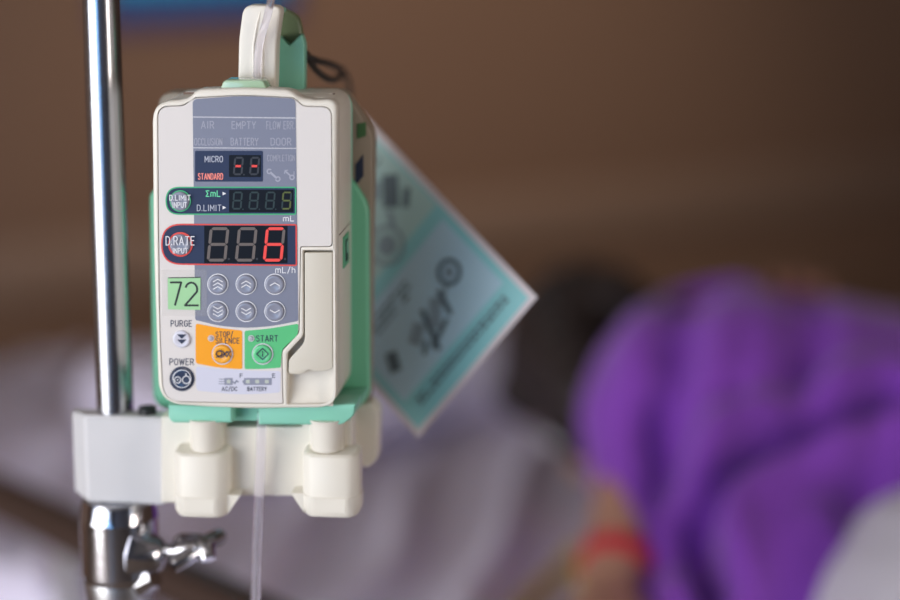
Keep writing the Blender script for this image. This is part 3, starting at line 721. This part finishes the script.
fpoly(fp, [(242.6, 380.3), (244, 380.3), (244, 378), (271.8, 378), (271.8, 385), (244, 385), (244, 382.8), (242.6, 382.8)], e2, M_icon)
for xx in (245.4, 254.8, 264.4): fpoly(fp, [(xx + .5, 379.8), (xx + 4.3, 379.8), (xx + 4.3, 383.3), (xx + .5, 383.3)], e2 - .0001, M_lens)
fp.build('faceplate', pump, angle=40)

# grey control panel with its printing
cp = MB(); YP = YF - .00015
fpoly(cp, rnd([(192.6, 99.2, 5), (243, 95.6, 20), (295.6, 98.6, 5), (298.3, 321, 2), (270, 326.4, 10), (246, 328, 10), (220, 326, 10), (195.2, 320, 2)], 6), YP, M_grey)
Y2, Y3, Y4, Y5 = YP - .00012, YP - .00024, YP - .00036, YP - .0005
stroke(cp, [(192.8, 117), (296, 118)], .9, Y2, M_greyline); stroke(cp, [(193, 147.8), (296.4, 148.4)], .8, Y2, M_greyline)
text(cp, 'AIR', 201.4, 213.8, 121.4, 128.4, M_dimtext, Y2); text(cp, 'EMPTY', 232, 255.6, 121.6, 128.6, M_dimtext, Y2); text(cp, 'FLOW ERR.', 266.6, 294.6, 121.4, 129, M_dimtext, Y2, .72)
text(cp, 'OCCLUSION', 194.6, 222, 138.4, 145.2, M_dimtext, Y2, .72); text(cp, 'BATTERY', 231, 258, 138.2, 145.2, M_dimtext, Y2); text(cp, 'DOOR', 271, 291, 138.2, 145.2, M_dimtext, Y2)
fpoly(cp, rnd([(195, 150.8, 1.5), (263, 150.8, 1.5), (263, 181.6, 1.5), (195, 181.6, 1.5)]), Y2, M_navy)
text(cp, 'MICRO', 205, 222.6, 156.2, 162, M_psoft, Y3, .75); text(cp, 'STANDARD', 198.2, 222.8, 173.5, 179.4, M_psalmon, Y3, .68)
text(cp, 'COMPLETION', 267.4, 294.8, 155, 161, M_dimtext, Y2, .55)
stroke(cp, [(270.6, 172.6), (276.4, 177.8)], 2.2, Y2, M_dimtext); stroke(cp, arc(269.4, 171.4, 2.2, 2.2, 80, -170 + 180 + 60 + 300, 10)[:9], 1.3, Y2, M_dimtext); stroke(cp, arc(277.8, 179, 2.2, 2.2, -100, 160), 1.3, Y2, M_dimtext)
stroke(cp, [(285.5, 171.4), (290.4, 175.6)], 1.6, Y2, M_dimtext); stroke(cp, [(284.6, 173.4), (285, 170.6), (287.6, 170.2)], 1.0, Y2, M_dimtext); ring(cp, 292, 177.4, 2.1, 1.4, Y2, M_dimtext); stroke(cp, [(294, 171.6), (294, 175.6)], .8, Y2, M_dimtext)
# total volume row
GR = rnd([(166.2, 187.4, 13.5), (295.6, 187.4, 1.5), (295.6, 214.2, 1.5), (166.2, 214.2, 13.5)], 8)
fpoly(cp, GR, Y2, M_navy); outline(cp, GR, 1.3, Y3, M_pgreen)
text(cp, '+mL', 206, 220, 190.8, 196.4, M_plgreen, Y3, .9); text(cp, 'D.LIMIT', 197.2, 221, 205, 210.8, M_psoft, Y3, .7)
for yy in (193.6, 207.6): fpoly(cp, [(222.6, yy - 1.8), (226.2, yy), (222.6, yy + 1.8)], Y3, M_pwhite)
text(cp, 'mL', 283.4, 293.8, 216, 221, M_pwhite, Y2, .9)
# rate row
RR = rnd([(161.8, 224.4, 21), (296.2, 224.8, 1.5), (296.4, 265.4, 1.5), (161.8, 264, 21)], 8)
fpoly(cp, RR, Y2, M_navy); outline(cp, RR, 1.4, Y3, M_pred)
text(cp, 'mL/h', 275.6, 295, 267.2, 272.8, M_pwhite, Y2, .85)
# stop and start fields
fpoly(cp, rnd([(195.6, 323.4, 3), (218, 327.8, 10), (242.2, 330.6, 2), (242.2, 369.2, 2), (218, 367.6, 10), (195.6, 363.4, 3)]), YP, M_orange)
fpoly(cp, rnd([(244.6, 330.8, 2), (270, 328.6, 10), (298.3, 323.6, 2), (298, 334.6, 4), (282, 349.4, 4), (280.6, 367.8, 2), (262, 369, 8), (244.6, 369.2, 2)]), YP, M_sgreen)
text(cp, 'STOP/', 215.8, 232.6, 331.8, 336.8, M_pnavy, Y2, .75); text(cp, 'SILENCE', 215.8, 239.2, 338, 343.4, M_pnavy, Y2, .7)
text(cp, 'START', 256.4, 277.6, 335.6, 341.4, M_pnavy, Y2, .85)
panel = cp.build('control_panel', pump, smooth=False); panel['label'] = 'slate grey control panel with orange and green key fields'
# displays
mb = MB(); fpoly(mb, rnd([(229, 155, 1), (261, 155, 1), (261, 177, 1), (229, 177, 1)]), Y3, M_black)
for cx in (238.4, 254.6):
    seg7(mb, cx, 166, 9.6, 18.4, '', Y4, None, M_segoff2, 1.9); seg7(mb, cx, 166, 8.8, 0.01 + 18.4, '', Y4, None, None, 1.9)
    fpoly(mb, [(cx - 2.8, 165), (cx + 2.6, 165), (cx + 2.4, 167.2), (cx - 3, 167.2)], Y5, M_segred)
disc(mb, 244, 174.6, .8, Y4, M_segoff2); mb.build('mode_display', panel, smooth=False)
mb = MB(); fpoly(mb, rnd([(229, 189.8, 1), (293.4, 189.8, 1), (293.4, 212.2, 1), (229, 212.2, 1)]), Y3, M_black)
for i, cx in enumerate((237.4, 253.8, 270.2, 286.6)):
    seg7(mb, cx, 200.6, 9.6, 18, 'afgcd' if i == 3 else '', Y4, M_segyel, M_segoff3, 1.7)
    if i < 3: disc(mb, cx + 5.6, 209.3, .7, Y4, M_segoff3)
mb.build('volume_display', panel, smooth=False)
mb = MB(); fpoly(mb, [(204.2, 225.8), (287.4, 225.8), (287.4, 263.2), (204.2, 263.2)], Y3, M_black)
for i, cx in enumerate((218, 246.2, 274.2)):
    seg7(mb, cx, 244.4, 19.6, 34.4, 'acdefg' if i == 2 else '', Y4, M_segred, M_segoff, 2.9, .1)
    disc(mb, cx + 10.8, 259, 1.1, Y4, M_segoff2)
mb.build('rate_display', panel, smooth=False)
# keys
def key(name, cx, cy, r, m, ringm, y=YP, hgt=.0016, dish=.35, deco=None, label=None, rw=1.1, parent=panel):
    mb = MB(); dome(mb, cx, cy, r - .6, hgt, y, m, dish)
    if ringm: ring(mb, cx, cy, r, rw, y - .00045, ringm)
    if deco: deco(mb, y - hgt - .00008)
    o = mb.build(name, parent, angle=60)
    if label: o['label'] = label
    return o
def chev(n, s):
    def f(mb, y):
        for k in range(n):
            yy = cy_ + (k - (n - 1) / 2) * 3.7
            stroke(mb, [(cx_ - 4.6, yy + 1.3 * s), (cx_, yy - 1.3 * s), (cx_ + 4.6, yy + 1.3 * s)], 1.0, y, M_pwhite)
    return f
for row, (cy_, s) in enumerate(((284.2, 1), (311.4, -1))):
    for n, cx_ in ((3, 217.8), (2, 246.1), (1, 274.8)):
        key('up_button' if s > 0 else 'down_button', cx_, cy_, 10.2, M_btn, M_pwhite, deco=chev(n, s), rw=.9)
def dl(mb, y):
    text(mb, 'D.LIMIT', 169.6, 190.2, 195.2, 200.2, M_pwhite, y - .0006, .75); text(mb, 'INPUT', 172.8, 186.6, 202.4, 207.6, M_pwhite, y - .0006, .75)
key('limit_button', 180.2, 201, 10.2, M_btn, M_pgreen, y=Y3, deco=dl, rw=1.2, label='grey key in a green ring')
def dr(mb, y):
    text(mb, 'D.RATE', 166, 194.2, 236.6, 245, M_pwhite, y - .0006, .9); text(mb, 'INPUT', 173, 187.4, 248.2, 253.2, M_pwhite, y - .0006, .8)
key('rate_button', 180.4, 244.4, 11.3, M_btn, M_pred, y=Y3, deco=dr, rw=2.2, label='grey key in a red ring')
def stp(mb, y):
    stroke(mb, [(215.8, 354), (218, 351), (221.5, 350.2), (221.5, 357.6), (218, 357), (215.8, 354)], .8, y, M_pnavy); ring(mb, 219, 353.6, 2.6, .8, y, M_pnavy)
    for a in (222.6, 226.4): stroke(mb, [(a, 351.2), (a + 4.2, 357)], .9, y, M_pnavy); stroke(mb, [(a + 4.2, 351.2), (a, 357)], .9, y, M_pnavy)
    stroke(mb, [(216, 357.4), (229, 351.5)], .8, y, M_pnavy)
key('stop_button', 222.3, 354, 10.2, M_btno, M_greyline, deco=stp, label='orange stop key')
def sta(mb, y):
    stroke(mb, [(256.6, 354), (262.5, 348.4), (268.4, 354), (262.5, 359.6), (256.6, 354)], .9, y, M_pnavy); stroke(mb, [(262.5, 351.4), (262.5, 356.6)], .9, y, M_pnavy)
key('start_button', 262.5, 354, 10.2, M_btng, M_greyline, deco=sta, label='green start key')
def pur(mb, y):
    fpoly(mb, [(177, 334.4), (186.4, 334.4), (181.7, 338.8)], y, M_pnavy); fpoly(mb, [(177, 339.6), (186.4, 339.6), (181.7, 344)], y, M_pnavy)
key('purge_button', 181.8, 339, 9.6, M_btnw, None, y=YF, deco=pur, label='white purge key', parent=pump)
def pwr(mb, y):
    ring(mb, 182, 378.8, 8.9, .7, y, M_pwhite); ring(mb, 177.6, 380, 3.1, .9, y, M_pwhite); ring(mb, 186.2, 379.8, 3.7, .9, y, M_pwhite); stroke(mb, [(186, 373.6), (186, 376)], 1, y, M_pwhite); disc(mb, 177.6, 380, .8, y, M_pwhite)
mbp = key('power_button', 182, 378.8, 11.6, M_btnn, M_pnavy, y=YF, deco=pwr, rw=1.6, dish=.2, label='navy power key', parent=pump)
for cx in (211, 251.2): key('indicator_light', cx, 338.4, 2.9, M_led, M_greyline, hgt=.0006, dish=-.1, rw=.7)
# sticker
mb = MB(); ys = YF - .0006
fpoly(mb, rnd([(161.5, 269.6, 1), (206.8, 269.6, 1), (207, 316, 1), (161.8, 316, 1)]), ys + .00005, M_film)
fpoly(mb, [(167.6, 277.6), (200.6, 277.2), (200.2, 310), (168, 309.4)], ys, M_stick)
stroke(mb, [(168.4, 277.9), (200.4, 277.5)], .8, ys - .0001, M_stickink)
text(mb, '7', 170.6, 181.2, 282.4, 305, M_stickink, ys - .0001, 2.0); text(mb, '2', 185, 197.6, 282.6, 305.4, M_stickink, ys - .0001, 2.0)
o = mb.build('number_sticker', pump, smooth=False); o['label'] = 'pale green sticker with the number 72 under clear film'
# latch lever in its pocket
LT = rnd([(304.6, 252.6, 1.5), (332.4, 252.6, 1.5), (332.8, 368, 2), (325, 371, 4), (314, 371.5, 3), (309, 369, 4), (301, 374.6, 4), (288.6, 373.5, 2), (288.8, 360, 2), (304.8, 342.5, 6)], 6)
mb = MB(); prism(mb, LT, .0008, .006, M_beige, .0004); mb.build('door_latch', pump, angle=40)['label'] = 'beige door latch'
# lit inner surface of the pocket under the latch
mb = MB(); a, b = L(289, 373, .004), L(333, 403, .004)
bm = bmesh.new(); rows = []
for k in range(11):
    t = k / 10; z = a.z + .004 + (b.z - .0015 - a.z - .004) * t; y = .0088 - .0065 * t ** 3
    rows.append([bm.verts.new((x, y, z)) for x in (a.x - .0008, b.x + .0002)])
for r0, r1 in zip(rows, rows[1:]): bm.faces.new((r0[0], r0[1], r1[1], r1[0]))
mb.merge(bm, M_cream); mb.build('finger_recess', pump)

# body of the housing behind the frame
BODY = rnd([(152.8, 122, 2), (153.6, 114, 3), (156.2, 108, 3), (161.5, 103.6, 3), (169, 101, 3), (180, 100, 2), (337, 99.5, 20), (337, 408, 18), (158.5, 404.5, 22), (154, 250, 20)], 7)
mb = MB(); prism(mb, BODY, FR_D - .0005, .0565, M_cream, .0008, yref=0)
# shallow long inserts on the top
zt_ = L(250, 99.7, 0).z
for x0, x1 in ((172, 221), (277, 326)):
    p0, p1 = L(x0, 99.7, 0), L(x1, 99.7, 0)
    mb.merge(box_bm((p0.x, .030, zt_ - .002), (p1.x, .0345, zt_ + .0003), .0002), M_groove)
    mb.merge(box_bm((p0.x + .001, .0310, zt_ - .001), (p1.x - .001, .0335, zt_ + .0006), .0002), M_cream)
# seam on the right side
xr = L(337, 250, 0).x
mb.merge(box_bm((xr - .001, .010, L(337, 229, .03).z), (xr + .0002, .052, L(337, 228, .03).z)), M_groove)
mb.build('housing', pump, angle=40)
mb = MB(); prism(mb, rnd([(152.6, 124, 2), (153.4, 116, 3), (156, 110, 3), (161.3, 105.6, 3), (169, 103, 3), (180, 102, 2), (337.8, 101, 20), (337.6, 408.5, 18), (158, 405, 22), (153.4, 250, 20)], 7), .0562, .0585, M_mint, .0006, yref=0); mb.build('gasket', pump, angle=40)
# green side slot window
mb = MB(); z0, z1 = L(345, 266, .03).z, L(345, 235, .03).z
mb.merge(box_bm((xr - .001, .022, z0), (xr + .0008, .043, z1), .0004), M_green); mb.merge(box_bm((xr, .028, z0 + .003), (xr + .0012, .036, z1 - .003), .0002), M_darkgap)
mb.merge(box_bm((xr, .0295, z0 + .008), (xr + .0016, .0345, z1 - .004), .0002), M_mint)
mb.build('side_window', pump)
# green clip on the top
mb = MB(); YC = .004
mb.merge(plate_bm([XZ(rnd([(222, 90, .5), (226, 80, 2), (229, 78.6, 1), (263, 78.6, 1), (266, 80, 2), (270.5, 90, .5)]), .012)], .004, .02, .0009), M_sage); mb.build('top_clip', pump, angle=40)['label'] = 'translucent sage green clip'
# rear unit with its green wings
mb = MB()
prism(mb, rnd([(160, 92, 14), (345, 90, 8), (374, 134, 8), (370, 403, 8), (160, 403, 14)], 6), .0668, .085, M_rear, .001, yref=.072)
xs = L(364, 150, .066).x
prism(mb, [(357, 124), (366, 122), (366, 136), (357, 139)], .0664, .0670, M_dgreen, 0)
prism(mb, [(355.5, 165), (363.5, 154), (363.5, 176), (355.5, 186)], .0664, .0670, M_pnavy, 0)
mb.build('rear_case', pump, angle=40)
mb = MB()
prism(mb, rnd([(148.6, 196, 8), (153, 190, 3), (350, 179, 2), (357, 187, 4), (368.3, 206, 10), (369.3, 398, 14), (356, 411, 6), (163, 411, 10), (152, 400, 12)], 6), .058 + .0007, .0665, M_wing, .0022, yref=.058)
mb.build('rear_wing', pump, angle=40)['label'] = 'green rear bracket plate'
# mint tray under the pump
mb = MB()
prism(mb, rnd([(168, 405, 1), (232, 406, 1), (232, 423, 1), (172, 423, 4), (168, 417, 3)]), .006, .03, M_mint, .0012)
prism(mb, rnd([(258.5, 408, 1), (356, 404, 1), (354, 416, 4), (342, 425, 4), (258.5, 425, 1)]), .006, .03, M_mint, .0012)
prism(mb, [(180, 404), (350, 404), (350, 420), (180, 420)], .018, .055, M_mint, .0008, yref=.02)
prism(mb, rnd([(330, 398, 1), (363, 396, 2), (361, 405, 3), (353, 415, 3), (330, 420, 1)]), .035, .058, M_mint, .001)
mb.build('base_tray', pump, angle=40)['label'] = 'mint green tray under the housing'
# handle
mb = MB()
prism(mb, rnd([(237.4, 97), (238.6, 40, 6), (243, 5, 14), (265, 5.5, 10), (281.5, 6.5, 9), (276.5, 40, 8), (275, 97)], 7), .026, .040, M_cream, .0018)
for xa in (253.5, 262.5):                                     # guide ribs for the tubing
    mb.merge(tube_bm([L(xa, 82, .026), L(xa, 45, .026), L(xa + 4, 22, .026), L(xa + 8, 9, .027)], .0009, 8), M_cream)
mb.build('handle', pump, angle=40)
mb = MB()
prism(mb, rnd([(262, 100), (262, 42), (279, 37), (289, 46, 2), (301, 34, 3), (304.5, 44, 4), (304, 100)]), .052, .062, M_mint, .001)
prism(mb, rnd([(262, 98), (262, 8, 6), (287, 8, 8), (300, 17, 6), (304.5, 40, 8), (304.5, 98)]), .062, .070, M_recess_shade, .0018, yref=.066)  # back plate coloured darker to paint the shaded hollow of the handle
mb.merge(box_bm((L(262, 20, .04).x, .038, L(270, 14, .04).z), (L(282, 20, .04).x, .056, L(270, 9, .04).z), .001), M_mint)
mb.build('handle_core', pump, angle=40)['label'] = 'mint green inner side of the handle'

# ------------------------------------------------------------------ tubing
def wp(px, py, y): return MPUMP @ L(px, py, y)
def tubing(name, pts, r, label):
    mb = MB(); mb.merge(tube_bm(bez(pts, 10), r, 20, False), M_tube); o = mb.build(name); o['label'] = label; o['category'] = 'tube'; return o
tubing('infusion_tube', [wp(292, -230, -.02), wp(279, -90, -.005), wp(274, -20, .004), wp(268.5, 12, .014), wp(260.5, 40, .0215), wp(257.6, 60, .0225), wp(257, 80, .0225)], .0023, 'clear infusion tube coming down over the handle into the top of the pump')
tubing('infusion_tube', [wp(262, 412, .012), wp(261, 440, .012), wp(259.8, 480, .014), wp(258, 520, .016), wp(256.5, 560, .018), wp(255.8, 610, .02), wp(256, 760, .03), wp(262, 900, .06)], .0030, 'clear infusion tube hanging straight down from the base of the pump')
# dark cord around the handle, holding the card
M_cord = mat('dark_cord', rgb(52, 46, 40), .7)
DC = 1.43
mb = MB(); mb.merge(tube_bm(bez([P(279, 53, 1.345), P(292, 54.5, 1.315), P(307, 56, 1.325), P(322, 62, 1.36), P(345, 74, DC), P(351, 96, 1.446)], 8), .0016, 10), M_cord)
mb.merge(tube_bm(bez([P(306, 53, 1.33), P(316, 70, 1.345), P(332, 80, 1.37), P(343, 72, DC), P(330, 64, 1.37), P(312, 60, 1.34)], 8), .0022, 10), M_cord)
o = mb.build('cord'); o['label'] = 'dark thin cord tied around the pump handle'; o['category'] = 'cord'

# ------------------------------------------------------------------ instruction card
M_teal = mat('card_teal', rgb(146, 212, 216), .4, coat=.3); M_teal2 = mat('card_pale', rgb(182, 214, 228), .4); M_ink = mat('card_ink', rgb(98, 116, 124), .5); M_lam = mat('laminate_edge', rgb(222, 212, 216), .3)
c0 = P(537, 297, 1.375); c1 = P(418, 438, 1.415)
c3 = P(349, 90, 1.448); ex = (c1 - c0); ey = (c3 - c0); ez = ex.cross(ey).normalized(); cw, ch = ex.length, ey.length
ex.normalize(); ey = (ey - ex * ey.dot(ex)); chh = ey.length; ey.normalize()
if ez.y < 0: ez = -ez
# card frame: x along the lower right edge (from the right corner down), y towards the top left
MC = Matrix(((ex.x, ey.x, ez.x, c0.x), (ex.y, ey.y, ez.y, c0.y), (ex.z, ey.z, ez.z, c0.z), (0, 0, 0, 1)))
card = MB()
def cbox(x0, y0, x1, y1, z0, z1, m): card.merge(box_bm((x0 * cw, y0 * chh, z0), (x1 * cw, y1 * chh, z1)), m)
cbox(0, 0, 1, 1, 0, .0012, M_lam); cbox(.035, .02, .965, .98, -.0002, .0008, M_teal)
def crect(x0, y0, x1, y1, m, z=-.0004): cbox(x0, y0, x1, y1, z, z + .0002, m)
M_pg = mat('card_pale_green', rgb(178, 212, 208), .4); M_dg = mat('card_drawing_grey', rgb(140, 160, 170), .5)
crect(.08, .12, .92, .43, M_teal2); crect(.05, .48, .62, .93, M_pg); crect(.68, .5, .95, .93, M_teal2)
random.seed(9)
def cline(x0, x1, y, th=.006, dens=.8):                # a printed line of small marks
    x = x0
    while x < x1:
        wd = random.uniform(.02, .05)
        if random.random() < dens: crect(x, y, min(x + wd, x1), y + th, M_ink, -.0007)
        x += wd + .012
def cshape(cx, cy, r, r2, m, z=-.0008):
    bm = bmesh.new(); n = 20; A = [bm.verts.new(((cx) * cw + r * math.cos(2 * math.pi * k / n), cy * chh + r * math.sin(2 * math.pi * k / n), z)) for k in range(n)]
    B = [bm.verts.new(((cx) * cw + r2 * math.cos(2 * math.pi * k / n), cy * chh + r2 * math.sin(2 * math.pi * k / n), z)) for k in range(n)]
    for k in range(n): bm.faces.new((A[k], A[(k + 1) % n], B[(k + 1) % n], B[k]))
    card.merge(bm, m)
def cbar(x0, y0, x1, y1, wd, m, z=-.0008):
    a = Vector((x0 * cw, y0 * chh, z)); b = Vector((x1 * cw, y1 * chh, z)); d = (b - a).normalized(); n_ = Vector((-d.y, d.x, 0)) * wd / 2
    bm = bmesh.new(); bm.faces.new([bm.verts.new(p) for p in (a - n_, b - n_, b + n_, a + n_)]); card.merge(bm, m)
for yy in (.065, .082): cline(.12, .86, yy, .010, .95)
cshape(.25, .29, .0095, .0065, M_ink); cshape(.25, .29, .004, .0005, M_dg); cbar(.29, .275, .40, .235, .0026, M_dg); cbar(.36, .28, .40, .19, .004, M_ink)
cbar(.40, .27, .52, .20, .009, M_dg); cbar(.43, .19, .60, .165, .0035, M_ink); cbar(.50, .28, .58, .14, .004, M_ink); cbar(.56, .255, .66, .22, .009, M_dg); cbar(.60, .20, .66, .17, .003, M_ink)
for yy in (.345, .365, .385): cline(.46, .78, yy, .009, .9)
cbar(.79, .27, .84, .21, .009, M_ink, -.0007)
cshape(.40, .525, .014, .0115, M_dg); cshape(.40, .525, .007, .0005, M_dg); cbar(.12, .68, .24, .60, .012, M_ink); cbar(.10, .60, .18, .56, .005, M_ink); cbar(.2, .70, .27, .66, .005, M_dg); cbar(.26, .60, .30, .55, .004, M_dg)
for yy in (.74, .77): cline(.1, .5, yy, .010, .9)
for yy in (.56, .60, .64): cline(.72, .92, yy, .009, .9)
o = card.build('instruction_card', mtx=MC, smooth=False); o['label'] = 'laminated teal instruction card with small diagrams hanging behind the pump'; o['category'] = 'card'
